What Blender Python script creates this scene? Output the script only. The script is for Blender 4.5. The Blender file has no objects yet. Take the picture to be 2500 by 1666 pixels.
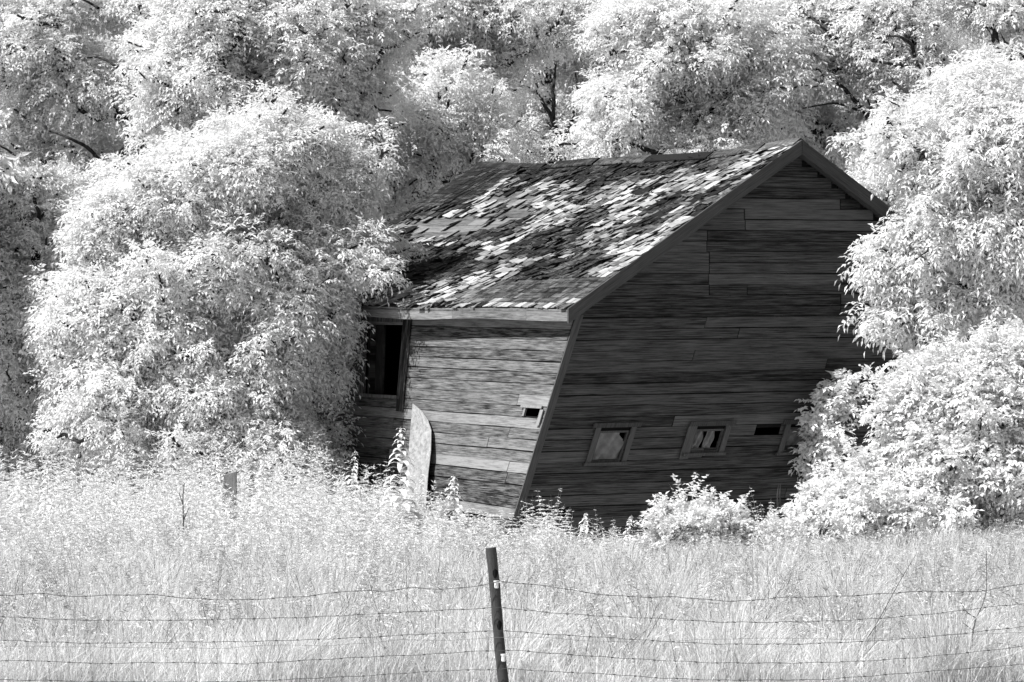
import bpy, math, random
import numpy as np
from mathutils import Vector, Matrix
from mathutils import noise as mn

rng = np.random.default_rng(7)
random.seed(7)
S = bpy.context.scene
COL = S.collection

# ------------------------------------------------------------------ camera
FPX, HY, ZC = 9900.0, 650.0, 4.0            # focal length and horizon in photo pixels (2500 x 1666), eye height
cam_d = bpy.data.cameras.new('camera')
cam = bpy.data.objects.new('camera', cam_d); COL.objects.link(cam)
cam.location = (0, 0, ZC); cam.rotation_euler = (math.radians(90), 0, 0)
cam_d.sensor_width = 36.0; cam_d.lens = 36.0 * FPX / 2500.0
cam_d.shift_y = -(833 - HY) / 2500.0
cam_d.clip_start = 0.5; cam_d.clip_end = 3000
S.camera = cam

# ------------------------------------------------------------------ light
SUN_EL = 53.0
SH = Vector((-0.905, -0.425, 0)).normalized()
to_sun = Vector((SH.x * math.cos(math.radians(SUN_EL)), SH.y * math.cos(math.radians(SUN_EL)), math.sin(math.radians(SUN_EL))))
w = bpy.data.worlds.new('World'); S.world = w; w.use_nodes = True
nt = w.node_tree; nt.nodes.clear()
sky = nt.nodes.new('ShaderNodeTexSky'); sky.sky_type = 'NISHITA'; sky.sun_disc = False
sky.sun_elevation = math.radians(SUN_EL); sky.sun_rotation = math.atan2(SH.x, SH.y)
sep = nt.nodes.new('ShaderNodeSeparateColor'); bg = nt.nodes.new('ShaderNodeBackground'); wo = nt.nodes.new('ShaderNodeOutputWorld')
nt.links.new(sky.outputs[0], sep.inputs[0]); nt.links.new(sep.outputs[0], bg.inputs[0]); nt.links.new(bg.outputs[0], wo.inputs[0])
bg.inputs[1].default_value = 0.095
sl = bpy.data.lights.new('sun', 'SUN'); sl.energy = 4.9; sl.angle = math.radians(0.5); sl.color = (1, 1, 1)
so = bpy.data.objects.new('sun', sl); COL.objects.link(so)
so.rotation_euler = (-to_sun).to_track_quat('-Z', 'Y').to_euler(); so.location = (-20, 0, 30)
S.view_settings.view_transform = 'Standard'; S.view_settings.look = 'None'
S.view_settings.exposure = 0.66; S.view_settings.gamma = 1.0
S.cycles.max_bounces = 8; S.cycles.diffuse_bounces = 6; S.cycles.transmission_bounces = 4; S.cycles.transparent_max_bounces = 4

# ------------------------------------------------------------------ helpers
def PX(x, y, Y):
    return np.array([(x - 1250) / FPX * Y, Y, ZC - (y - HY) / FPX * Y])

def ground_z(Y):
    Y = np.asarray(Y, float)
    return 0.7 - 0.85 * np.clip((Y - 30) / 26.0, 0, 1)

def grey(v): return (v, v, v, 1)

def tag(o, label=None, cat=None, group=None, kind=None):
    if label: o['label'] = label
    if cat: o['category'] = cat
    if group: o['group'] = group
    if kind: o['kind'] = kind
    return o

def empty(name, loc):
    o = bpy.data.objects.new(name, None); COL.objects.link(o); o.location = loc; o.empty_display_size = 0.2
    return o

def link(name, me, mat, parent=None):
    if mat is not None: me.materials.append(mat)
    o = bpy.data.objects.new(name, me); COL.objects.link(o)
    if parent is not None:
        o.parent = parent
        off = Vector((0, 0, 0)); q = parent
        while q is not None: off += q.location; q = q.parent
        me.transform(Matrix.Translation(-off))
    return o

def np_mesh(name, V, Fc, tone=None, uv=None, smooth=False):
    """V (n,3), Fc (m,k) -> mesh; tone per vertex; uv per vertex"""
    me = bpy.data.meshes.new(name)
    V = np.ascontiguousarray(V, np.float32); Fc = np.ascontiguousarray(Fc, np.int32)
    n, (m, k) = len(V), Fc.shape
    me.vertices.add(n); me.vertices.foreach_set('co', V.ravel())
    me.loops.add(m * k); me.loops.foreach_set('vertex_index', Fc.ravel())
    me.polygons.add(m); me.polygons.foreach_set('loop_start', np.arange(0, m * k, k, dtype=np.int32))
    me.polygons.foreach_set('loop_total', np.full(m, k, np.int32))
    me.polygons.foreach_set('use_smooth', np.full(m, smooth, bool))
    if tone is not None:
        a = me.attributes.new('tone', 'FLOAT', 'POINT'); a.data.foreach_set('value', np.ascontiguousarray(tone, np.float32))
    if uv is not None:
        u = me.uv_layers.new(name='UVMap'); u.data.foreach_set('uv', np.ascontiguousarray(np.asarray(uv, np.float32)[Fc.ravel()]).ravel())
    me.update(calc_edges=True); me.validate()
    return me

class MB:
    """collects quads with tone and uv into one mesh"""
    def __init__(s): s.V = []; s.F = []; s.T = []; s.U = []; s.n = 0
    def add(s, V, F, tone=0.5, uv=None):
        V = np.asarray(V, float); k = len(V)
        s.V.append(V); s.F.append(np.asarray(F) + s.n); s.n += k
        s.T.append(np.full(k, tone) if np.isscalar(tone) else tone)
        s.U.append(np.zeros((k, 2)) if uv is None else np.asarray(uv, float))
    def box8(s, c, tone=0.5, uv=None):
        """c: 8 corners, 0-3 back ring, 4-7 front ring"""
        s.add(c, [[3, 2, 1, 0], [4, 5, 6, 7], [0, 1, 5, 4], [1, 2, 6, 5], [2, 3, 7, 6], [3, 0, 4, 7]], tone, uv)
    def strip(s, rings, tone=0.5, uvs=None):
        """rings: list of (4,3) cross sections swept along a board"""
        R = np.array(rings); n = len(R); V = R.reshape(-1, 3); F = []
        for i in range(n - 1):
            for j in range(4):
                a = i * 4 + j; b = i * 4 + (j + 1) % 4
                F.append([a, b, b + 4, a + 4])
        F.append([3, 2, 1, 0]); e = (n - 1) * 4; F.append([e, e + 1, e + 2, e + 3])
        s.add(V, F, tone, None if uvs is None else np.array(uvs).reshape(-1, 2))
    def build(s, name, mat, parent=None, smooth=False):
        me = np_mesh(name, np.vstack(s.V), np.vstack(s.F), np.concatenate(s.T), np.vstack(s.U), smooth)
        return link(name, me, mat, parent)

def tube(pts, rad, sides=6):
    pts = np.asarray(pts, float); n = len(pts); rad = np.broadcast_to(np.asarray(rad, float), (n,))
    t = np.gradient(pts, axis=0); t /= np.linalg.norm(t, axis=1)[:, None] + 1e-9
    ref = np.where(np.abs(t[:, 2:3]) > 0.85, np.array([[1., 0, 0]]), np.array([[0, 0, 1.]]))
    a = np.cross(t, ref); a /= np.linalg.norm(a, axis=1)[:, None] + 1e-9; b = np.cross(t, a)
    th = np.arange(sides) / sides * 2 * np.pi
    V = (pts[:, None] + rad[:, None, None] * (np.cos(th)[None, :, None] * a[:, None] + np.sin(th)[None, :, None] * b[:, None])).reshape(-1, 3)
    i = np.arange(n - 1)[:, None] * sides; j = np.arange(sides)[None]; j2 = (j + 1) % sides
    F = np.stack([i + j, i + j2, i + sides + j2, i + sides + j], -1).reshape(-1, 4)
    return V, F

def add_tube(mb, pts, rad, sides=6, tone=0.5):
    V, F = tube(pts, rad, sides)
    L = np.repeat(np.concatenate([[0], np.cumsum(np.linalg.norm(np.diff(np.asarray(pts, float), axis=0), axis=1))]), sides)
    uv = np.stack([L, np.tile(np.arange(sides) * 0.1, len(pts))], -1)
    mb.add(V, F, tone, uv)
    k = len(pts) * sides
    c0 = [list(range(sides))] ; base = k - sides
    if sides == 8:
        e = np.array([[0, 1, 2, 3], [0, 3, 4, 7], [4, 5, 6, 7]])
        mb.add(V[:sides], e[:, ::-1], tone); mb.add(V[base:], e, tone)

# ------------------------------------------------------------------ materials
def new_mat(name):
    m = bpy.data.materials.new(name); m.use_nodes = True; m.node_tree.nodes.clear(); return m, m.node_tree.nodes, m.node_tree.links

def wood_mat(name, lo, hi, stretch=(0.9, 30), rough=0.9, stain=0.6, bump=0.5, grain=2.1):
    m, N, L = new_mat(name)
    out = N.new('ShaderNodeOutputMaterial'); bs = N.new('ShaderNodeBsdfPrincipled')
    uv = N.new('ShaderNodeUVMap'); uv.uv_map = 'UVMap'
    mp = N.new('ShaderNodeMapping'); mp.inputs['Scale'].default_value = (stretch[0], stretch[1], 1)
    L.new(uv.outputs[0], mp.inputs[0])
    gr = N.new('ShaderNodeTexNoise'); gr.inputs['Scale'].default_value = 3.0; gr.inputs['Detail'].default_value = 6; gr.inputs['Roughness'].default_value = 0.7
    L.new(mp.outputs[0], gr.inputs[0])
    mp2 = N.new('ShaderNodeMapping'); mp2.inputs['Scale'].default_value = (1.3, 9.0, 1); L.new(uv.outputs[0], mp2.inputs[0])
    st = N.new('ShaderNodeTexNoise'); st.inputs['Scale'].default_value = 1.6; st.inputs['Detail'].default_value = 5; st.inputs['Roughness'].default_value = 0.65
    L.new(mp2.outputs[0], st.inputs[0])
    at = N.new('ShaderNodeAttribute'); at.attribute_name = 'tone'
    # value = tone*0.5 + grain*0.35 + stain
    def math_(op, a, b):
        n = N.new('ShaderNodeMath'); n.operation = op
        for i, q in enumerate((a, b)):
            if isinstance(q, (int, float)): n.inputs[i].default_value = q
            else: L.new(q, n.inputs[i])
        return n.outputs[0]
    g = math_('MULTIPLY', math_('SUBTRACT', gr.outputs[0], 0.5), grain)
    s_ = math_('MULTIPLY', math_('SUBTRACT', st.outputs[0], 0.5), 2.4 * stain)
    v = math_('ADD', math_('ADD', at.outputs['Fac'], g), s_)
    rmp = N.new('ShaderNodeValToRGB'); rmp.color_ramp.elements[0].position = 0.0; rmp.color_ramp.elements[1].position = 1.0
    rmp.color_ramp.elements[0].color = grey(lo); rmp.color_ramp.elements[1].color = grey(hi)
    L.new(v, rmp.inputs[0]); L.new(rmp.outputs[0], bs.inputs['Base Color'])
    bs.inputs['Roughness'].default_value = rough; bs.inputs['Specular IOR Level'].default_value = 0.2
    bp = N.new('ShaderNodeBump'); bp.inputs['Strength'].default_value = bump; bp.inputs['Distance'].default_value = 0.01
    L.new(gr.outputs[0], bp.inputs['Height']); L.new(bp.outputs[0], bs.inputs['Normal'])
    L.new(bs.outputs[0], out.inputs[0]); return m

def leaf_mat(name, lo, hi, trans=0.35):
    m, N, L = new_mat(name)
    out = N.new('ShaderNodeOutputMaterial'); d = N.new('ShaderNodeBsdfDiffuse'); t = N.new('ShaderNodeBsdfTranslucent')
    at = N.new('ShaderNodeAttribute'); at.attribute_name = 'tone'
    r = N.new('ShaderNodeValToRGB'); r.color_ramp.elements[0].color = grey(lo); r.color_ramp.elements[1].color = grey(hi)
    L.new(at.outputs['Fac'], r.inputs[0]); L.new(r.outputs[0], d.inputs[0]); L.new(r.outputs[0], t.inputs[0])
    g = N.new('ShaderNodeBsdfGlossy'); g.inputs['Roughness'].default_value = 0.5; g.inputs['Color'].default_value = grey(0.6)
    mx = N.new('ShaderNodeMixShader'); mx.inputs[0].default_value = trans
    L.new(d.outputs[0], mx.inputs[1]); L.new(t.outputs[0], mx.inputs[2])
    mg = N.new('ShaderNodeMixShader'); mg.inputs[0].default_value = 0.04
    L.new(mx.outputs[0], mg.inputs[1]); L.new(g.outputs[0], mg.inputs[2]); L.new(mg.outputs[0], out.inputs[0])
    return m

def noise_mat(name, lo, hi, scale=5, rough=0.9, spec=0.2, bump=0.3):
    m, N, L = new_mat(name)
    out = N.new('ShaderNodeOutputMaterial'); bs = N.new('ShaderNodeBsdfPrincipled')
    tc = N.new('ShaderNodeTexCoord'); no = N.new('ShaderNodeTexNoise'); no.inputs['Scale'].default_value = scale; no.inputs['Detail'].default_value = 8
    L.new(tc.outputs['Object'], no.inputs[0])
    r = N.new('ShaderNodeValToRGB'); r.color_ramp.elements[0].position = 0.3; r.color_ramp.elements[1].position = 0.7
    r.color_ramp.elements[0].color = grey(lo); r.color_ramp.elements[1].color = grey(hi)
    L.new(no.outputs[0], r.inputs[0]); L.new(r.outputs[0], bs.inputs['Base Color'])
    bs.inputs['Roughness'].default_value = rough; bs.inputs['Specular IOR Level'].default_value = spec
    bp = N.new('ShaderNodeBump'); bp.inputs['Strength'].default_value = bump; bp.inputs['Distance'].default_value = 0.02
    L.new(no.outputs[0], bp.inputs['Height']); L.new(bp.outputs[0], bs.inputs['Normal'])
    L.new(bs.outputs[0], out.inputs[0]); return m

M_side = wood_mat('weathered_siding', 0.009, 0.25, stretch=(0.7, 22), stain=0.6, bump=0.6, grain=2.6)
M_gable = wood_mat('shade_toned_siding', 0.006, 0.14, stretch=(0.5, 24), stain=0.35, grain=2.6)  # gable shade deepened in the colour, darker than the sunlit side's siding
M_trim = wood_mat('trim_wood', 0.025, 0.115, stretch=(0.7, 30), stain=0.2)
M_fascia = wood_mat('fascia_wood', 0.03, 0.34, stretch=(0.8, 26), stain=0.5)
M_shingle = wood_mat('cedar_shingle', 0.010, 0.46, stretch=(14, 1.5), stain=0.3, bump=0.7, grain=1.0)
M_deck = wood_mat('roof_sheathing', 0.03, 0.26, stretch=(0.9, 30), stain=0.4)
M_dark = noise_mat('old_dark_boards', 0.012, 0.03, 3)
M_post = wood_mat('fence_post_wood', 0.02, 0.14, stretch=(2, 60), stain=0.2, bump=0.6)
M_wire = noise_mat('rusty_wire', 0.03, 0.06, 40, 0.6, 0.4)
M_estrand = noise_mat('electric_strand', 0.10, 0.16, 40, 0.6, 0.4)
M_insul = noise_mat('white_insulator', 0.7, 0.8, 20, 0.5, 0.5, 0.0)
M_plastic = noise_mat('torn_sheeting', 0.10, 0.22, 9, 0.5, 0.5, 0.6)
M_bark = noise_mat('bark', 0.012, 0.045, 14)
M_twig = noise_mat('dead_twig', 0.07, 0.14, 20)
M_ground = noise_mat('meadow_ground', 0.28, 0.5, 1.5)
M_hole = noise_mat('knot_hole', 0.003, 0.006, 10)
M_leaf = leaf_mat('maple_leaf', 0.70, 0.96, 0.45)
M_leaf_b = leaf_mat('back_leaf', 0.70, 0.96, 0.46)
M_bush = leaf_mat('bush_leaf', 0.66, 0.94, 0.36)
M_weed = leaf_mat('weed_leaf', 0.60, 0.92, 0.36)
M_grass = leaf_mat('grass_blade', 0.30, 0.92, 0.42)

# ------------------------------------------------------------------ ground
xs = np.concatenate([np.linspace(-1500, -40, 8), np.linspace(-30, 30, 61), np.linspace(40, 1500, 8)])
ys = np.concatenate([[-200, -50, 0, 10, 20, 26], np.arange(28, 100, 1.0), [120, 160, 250, 500, 1000, 2500]])
GX, GY = np.meshgrid(xs, ys); GZ = ground_z(GY)
near = (np.abs(GX) < 31) & (GY > 20) & (GY < 101)
GZ = GZ + near * 0.04 * (np.sin(GX * 1.3 + GY * 0.7) + np.sin(GX * 0.6 - GY * 1.1))
idx = np.arange(GX.size).reshape(GX.shape)
Fg = np.stack([idx[:-1, :-1], idx[:-1, 1:], idx[1:, 1:], idx[1:, :-1]], -1).reshape(-1, 4)
o = link('ground', np_mesh('ground', np.stack([GX, GY, GZ], -1).reshape(-1, 3), Fg, smooth=True), M_ground)
tag(o, kind='structure')

# ------------------------------------------------------------------ barn
PHI = math.radians(32)
g = np.array([math.cos(PHI), math.sin(PHI), 0]); s = np.array([-math.sin(PHI), math.cos(PHI), 0])
R0 = PX(1385, 752, 60.0); R0[2] = 0
WU, LV, EZ = 8.53, 9.5, 3.382          # roof width, roof length, eave height
U0, U1, V0, V1 = 0.33, WU - 0.30, 0.25, LV - 0.25
ZT = 3.25
def P(u, v, z): return R0 + g * u + s * v + np.array([0, 0, z])
def kk(v): return np.clip(0.385 - 0.058 * v, 0.04, None)   # the lean of the frame, worst at the front gable
def lean(u, v, z): return u - kk(v) * max(0.0, ZT + 0.05 - z)
def LEFT(v, z): return P(lean(U0, v, z) + 0.03 * math.sin(v * 0.9 + 1) * math.sin(z * 1.1), v, z)
def RIGHT(v, z): return P(lean(U1, v, z), v, z)
def FRONT(u, z): return P(lean(u, V0, z), V0, z)
def BACK(u, z): return P(lean(u, V1, z), V1, z)
# ridge height along v measured in the photo (sagging back)
rv = [0, 0.25, 0.9, 1.6, 2.4, 3.4, 4.6, 6.0, 7.4, 8.3, 9.0, 9.5]
rz = [5.95, 5.945, 5.89, 5.83, 5.785, 5.77, 5.775, 5.75, 5.715, 5.74, 5.79, 5.775]
def ridge(v): return float(np.interp(v, rv, rz))
def eave(v): return EZ + 0.012 * math.sin(v * 1.1)
def roofz(u, v):
    h = WU / 2; e = eave(v); r = ridge(v)
    t = u / h if u <= h else (WU - u) / h
    sag = -0.05 * math.sin(math.pi * min(1, max(0, t))) * min(1, v / 2.0) * (1 if v < 8.5 else 0.6)
    return e + (r - e) * t + sag
def inv_front(px, py):
    """photo pixel -> (u, z) on the front gable, undoing the lean"""
    d = np.array([(px - 1250) / FPX, 1.0, -(py - HY) / FPX]); n = s
    t = np.dot(n, (P(0, V0, 0) * [1, 1, 0])) / np.dot(n, d)
    q = d * t; u = np.dot(q - R0, g); z = q[2] + ZC
    return u + kk(V0) * max(0, ZT + 0.05 - z), z
def inv_side(px, py):
    v, z = 4.0, 2.0
    for _ in range(30):
        u = lean(U0, v, z)
        # solve v on plane u=const
        d = np.array([(px - 1250) / FPX, 1.0, -(py - HY) / FPX])
        t = np.dot(g, R0 + g * u) / np.dot(g, d); q = d * t
        v = np.dot(q - R0, s); z = q[2] + ZC
    return v, z

barn = empty('barn', tuple(P(4, 4.5, 0)))
tag(barn, 'dark weathered wooden barn leaning to the right, with sagging shingle roof', 'barn')

def siding(wallf, nrm, a0, a1, z0, zt_fn, holes, joints, name, mat, tonef, pitch=0.165, warp=None, seed=1):
    """horizontal lapped boards; holes = [(a_lo,a_hi,z_lo,z_hi)]; zt_fn(a)=top of wall"""
    r = np.random.default_rng(seed); mb = MB(); z = z0; row = 0
    while True:
        zt = z + pitch
        # span of the wall under the roof for this row
        A = np.linspace(a0, a1, 240); ok = np.array([zt_fn(a) >= zt - 0.02 for a in A])
        if not ok.any(): break
        lo, hi = A[ok][0], A[ok][-1]
        spans = [(lo - r.uniform(0, .012), hi + r.uniform(0, .012))]
        for (h0, h1, y0, y1) in holes:
            if y0 < z + pitch * 0.55 and y1 > z + pitch * 0.45:
                ns = []
                for (p, q) in spans:
                    if h1 <= p or h0 >= q: ns.append((p, q)); continue
                    if h0 > p + .03: ns.append((p, h0))
                    if h1 < q - .03: ns.append((h1, q))
                spans = ns
        segs = []
        for (p, q) in spans:
            cuts = [c for c in joints(row, r) if p + .3 < c < q - .3]
            e = [p] + sorted(cuts) + [q]
            segs += list(zip(e[:-1], e[1:]))
        for (p, q) in segs:
            tone = float(np.clip(tonef(0.5 * (p + q), z, r), 0.02, 1.0)); n = max(2, int((q - p) / 0.35) + 2)
            dz = r.uniform(-.005, .005); tl = r.uniform(-.006, .006); ob = r.uniform(.008, .013); gap = r.uniform(.006, .016)
            p2, q2 = p + r.uniform(.003, .014), q - r.uniform(.003, .014)
            ph = r.uniform(0, 6); rings, uvs = [], []; uo = r.uniform(0, 50); vo = r.uniform(0, 50)
            for a in np.linspace(p2, q2, n):
                t = (a - p2) / max(1e-6, q2 - p2); wv = .003 * math.sin(a * 2.3 + ph) + tl * (t - .5)
                zb, zz = z + dz + wv + gap, zt + dz + wv
                wp = warp(a, z) if warp else 0
                B, T = wallf(a, zb), wallf(a, zz)
                rings.append([B - nrm * .0, B + nrm * (ob + wp), T + nrm * (.007 + wp * .6), T - nrm * .004])
                uvs.append([(a + uo, vo), (a + uo, vo + .01), (a + uo, vo + .16), (a + uo, vo + .17)])
            mb.strip(rings, tone, uvs)
        z = zt; row += 1
    # boards behind the siding so that gaps are dark
    A = np.arange(a0 + .02, a1 - .02, 0.12)
    for a in A:
        zt = zt_fn(a + .06) - 0.03; spans = [(z0 - .1, zt)]
        for (h0, h1, y0, y1) in holes:
            if h0 < a + .11 and h1 > a + .01:
                ns = []
                for (p, q) in spans:
                    if y1 <= p or y0 >= q: ns.append((p, q)); continue
                    if y0 > p: ns.append((p, y0))
                    if y1 < q: ns.append((y1, q))
                spans = ns
        for (p, q) in spans:
            rr = [[wallf(a, zc) - nrm * .03, wallf(a + .12, zc) - nrm * .03, wallf(a + .12, zc) - nrm * .008, wallf(a, zc) - nrm * .008] for zc in np.linspace(p, q, 5)]
            mb.strip(rr, -.4)
    return mb.build(name, mat, barn)

nL, nF, nR, nB = -g, -s, g, s
# openings: doorway and small gap on the long side; three windows in the gable
dv1, dz1 = inv_side(897, 785); dv0, _ = inv_side(983, 880); _, dz0 = inv_side(930, 963)
door = (dv0, dv1, dz0, dz1)
hv1, hz1 = inv_side(1278, 994); hv0, hz0 = inv_side(1316, 1019); hole = (hv0, hv1, hz0, hz1)
win = []
for (x0, y0, x1, y1) in ((1459, 1053, 1533, 1123), (1697, 1049, 1768, 1100), (1925, 1044, 1995, 1098)):
    ym = 0.5 * (y0 + y1)
    # edges measured at mid-height of the slanted window
    dx = 0.0
    ua, za = inv_front(x0 - 8, ym); ub, zb = inv_front(x1 - 8, ym)
    _, zt_ = inv_front(x0, y0); _, zb_ = inv_front(x0, y1)
    win.append((ua, ub, zb_, zt_))
ga, gz1 = inv_front(1846, 1045); gb, gz0 = inv_front(1897, 1066)
gap3 = (ga, gb, gz0, gz1)

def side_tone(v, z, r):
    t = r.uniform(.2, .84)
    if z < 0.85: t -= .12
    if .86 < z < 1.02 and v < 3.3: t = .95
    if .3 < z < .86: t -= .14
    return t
def side_joint(row, r):
    j = []
    if row in (5, 6, 9, 12): j.append(1.2 + r.uniform(-.3, .3))
    if row in (8,): j.append(1.9)
    j += [5.5 + r.uniform(-.4, .4)] if row % 3 == 0 else []
    return j
def side_warp(v, z):
    return (.05 * max(0, 1 - abs(v - .5) / .9) if z < .2 else 0) + (.035 * max(0, 1 - abs(v - 3.2) / 1.0) if .35 < z < .9 else 0)
ZB = -0.08
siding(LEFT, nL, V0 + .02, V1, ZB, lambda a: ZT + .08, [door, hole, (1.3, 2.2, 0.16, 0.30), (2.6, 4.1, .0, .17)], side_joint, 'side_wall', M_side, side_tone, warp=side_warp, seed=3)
def gtop(u): return roofz(min(max(u, 0.01), WU - .01), 0.3) - 0.13
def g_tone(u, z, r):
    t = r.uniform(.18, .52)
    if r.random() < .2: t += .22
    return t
def g_joint(row, r):
    base = {0: 3.1, 1: 3.1, 2: 3.1, 3: 3.15, 4: 3.1}.get(row)
    j = [base] if base else []
    for c in (2.7, 3.4, 5.2, 5.9):
        if r.random() < .33: j.append(c + r.uniform(-.03, .03))
    return j
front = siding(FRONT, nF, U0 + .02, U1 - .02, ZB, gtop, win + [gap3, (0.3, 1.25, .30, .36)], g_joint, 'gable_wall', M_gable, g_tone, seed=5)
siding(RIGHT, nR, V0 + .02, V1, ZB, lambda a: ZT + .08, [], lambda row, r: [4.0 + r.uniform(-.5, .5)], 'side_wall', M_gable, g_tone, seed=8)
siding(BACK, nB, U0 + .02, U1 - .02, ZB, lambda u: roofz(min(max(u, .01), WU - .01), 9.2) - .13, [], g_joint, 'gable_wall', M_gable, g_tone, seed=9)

# interior earth floor so that openings look into a dark room
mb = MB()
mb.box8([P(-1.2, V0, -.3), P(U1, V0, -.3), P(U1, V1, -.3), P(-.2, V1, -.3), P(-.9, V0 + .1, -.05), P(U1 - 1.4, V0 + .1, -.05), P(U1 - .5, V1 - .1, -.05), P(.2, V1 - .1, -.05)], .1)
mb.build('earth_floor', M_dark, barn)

# corner boards
def post_board(f, a, wid, th, nrm, along, z0, z1, name, mat, tone=.4, off=.026):
    mb = MB(); rings, uvs = [], []
    for z in np.linspace(z0, z1, 10):
        c = f(a, z)
        rings.append([c + nrm * off, c + along * wid + nrm * off, c + along * wid + nrm * (off + th), c + nrm * (off + th)])
        uvs.append([(z, 0), (z, .05), (z, .1), (z, .15)])
    mb.strip(rings, tone, uvs); return mb.build(name, mat, barn)
post_board(FRONT, U0 - .03, .13, .024, nF, g, ZB - .1, ZT + .02, 'corner_board', M_trim, .62)
post_board(FRONT, U1 - .10, .13, .024, nF, g, ZB - .1, ZT + .02, 'corner_board', M_trim, .4)
post_board(BACK, U0 - .03, .13, .024, nB, g, ZB - .1, ZT + .02, 'corner_board', M_trim, .4)

# doorway casing
dcx = MB()
def side_box(mb, v0, v1, z0, z1, o0, o1, tone=.5, lines=4):
    rings, uvs = [], []
    for z in np.linspace(z0, z1, lines):
        a, b = LEFT(v0, z), LEFT(v1, z)
        rings.append([a + nL * o0, b + nL * o0, b + nL * o1, a + nL * o1]); uvs.append([(z, v0), (z, v1), (z, v1), (z, v0)])
    mb.strip(rings, tone, uvs)
def front_box(mb, u0, u1, z0, z1, o0, o1, tone=.5, lines=4, uvt=True):
    rings, uvs = [], []
    for z in np.linspace(z0, z1, lines):
        a, b = FRONT(u0, z), FRONT(u1, z)
        rings.append([a + nF * o0, b + nF * o0, b + nF * o1, a + nF * o1]); uvs.append([(z, u0), (z, u1), (z, u1), (z, u0)])
    mb.strip(rings, tone, uvs)
fr = MB()
side_box(fr, dv1 - .02, dv1 + .13, dz0 - .05, dz1 + .12, .030, .055, .35)
side_box(fr, dv0 - .24, dv0 + .02, dz0 - .25, dz1 + .10, .022, .040, .08)
side_box(fr, dv0 + .02, dv1 - .02, dz1, dz1 + .14, .029, .053, .35)
side_box(fr, dv0 - .05, dv1 + .05, dz0 - .05, dz0, .032, .085, .5)
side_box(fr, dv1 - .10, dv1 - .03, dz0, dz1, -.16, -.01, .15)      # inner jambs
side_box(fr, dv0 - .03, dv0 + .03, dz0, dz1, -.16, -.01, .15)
df = fr.build('window_opening', M_side, barn)
sash = MB(); side_box(sash, dv1 - .36, dv1 - .12, dz0, dz1, -.14, -.10, .05)
sash.build('sash', M_trim, df)
# small square opening by the corner
fr = MB(); side_box(fr, hole[0] - .02, hole[1] + .06, hole[3] - .005, hole[3] + .035, .03, .05, .9)
side_box(fr, hole[1] - .09, hole[1] - .04, hole[2], hole[3], -.0, .035, .8)
side_box(fr, hole[0] - .10, hole[0] + .0, hole[2] - .12, hole[3] - .02, .03, .05, .95)
fr.build('hatch_opening', M_side, barn)

# gable windows
for i, (a, b, z0, z1) in enumerate(win):
    fr = MB()
    front_box(fr, a - (.16 if i == 1 else .09), a + .0, z0 - (.12 if i == 1 else .04), z1 + .05, .028, .05, .72)
    front_box(fr, b - .0, b + .09, z0 - .04, z1 + .05, .028, .05, .70)
    front_box(fr, a - .15, b + .15, z1 + .05, z1 + .12, .030, .062, .35)
    front_box(fr, a - .12, b + .12, z0 - .085, z0 - .04, .030, .075, .55)
    front_box(fr, a, a + .035, z0, z1, -.03, .01, .5); front_box(fr, b - .035, b, z0, z1, -.03, .01, .5)
    front_box(fr, a, b, z1 - .03, z1, -.028, .012, .7); front_box(fr, a, b, z0 - .04, z0, -.028, .012, .4)
    w_ = fr.build('window', M_trim, barn)
    # sheeting, a crumpled curtain grid
    if i == 0: spans = [(a + .035, b - .035)]
    elif i == 1: spans = [(a + .02, a + .19), (a + .24, a + .40)]
    else: spans = [(a + .035, b - .2)]
    mb = MB()
    for (p, q) in spans:
        n = 22; A, Z = np.meshgrid(np.linspace(p, q, n), np.linspace(z0 + .005, z1 - .03, n))
        V = []
        for aa, zz in zip(A.ravel(), Z.ravel()):
            tt = (aa - p) / (q - p); sz = (zz - z0) / (z1 - z0)
            fold = .016 * math.sin(14 * (tt * .8 - sz * .55) + 2 * sz * sz) + .010 * math.sin(9 * (tt + sz))
            V.append(FRONT(aa, zz) + nF * (-.02 + fold))
        id_ = np.arange(n * n).reshape(n, n); F = np.stack([id_[:-1, :-1], id_[:-1, 1:], id_[1:, 1:], id_[1:, :-1]], -1).reshape(-1, 4)
        if i == 0:   # torn corner upper right
            cen = np.array([(F[:, 0] % (n)) / n, (F[:, 0] // n) / n]).T
            F = F[~((cen[:, 0] - .72) * 1.3 + (cen[:, 1] - .75) > .12)]
        mb.add(V, F, .5)
    mb.build('torn_sheet' if i < 2 else 'torn_sheet', M_plastic, w_, smooth=True)

# rake boards (barge boards), with their thickness and soffit strip
def rake(u0, u1, v, name, nrm, hgt=.20, tone=.45):
    mb = MB(); rings, uvs = [], []
    for u in np.linspace(u0, u1, 12):
        t = P(u, v, roofz(min(max(u, 0), WU), max(v, 0)) - .012); b = t - np.array([0, 0, hgt / math.cos(math.radians(31))])
        rings.append([t, b, b + nrm * .035, t + nrm * .035]); uvs.append([(u, 0), (u, .2), (u, .2), (u, .0)])
    mb.strip(rings, tone, uvs); return mb.build(name, M_trim, barn)
rake(0.0, WU / 2 - .004, 0.0, 'rake_board', nF, .19, .5); rake(WU / 2 + .004, WU, 0.0, 'rake_board', nF, .19, .4)
rake(0.0, WU / 2 - .004, LV, 'rake_board', nB); rake(WU / 2 + .004, WU, LV, 'rake_board', nB)
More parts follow.
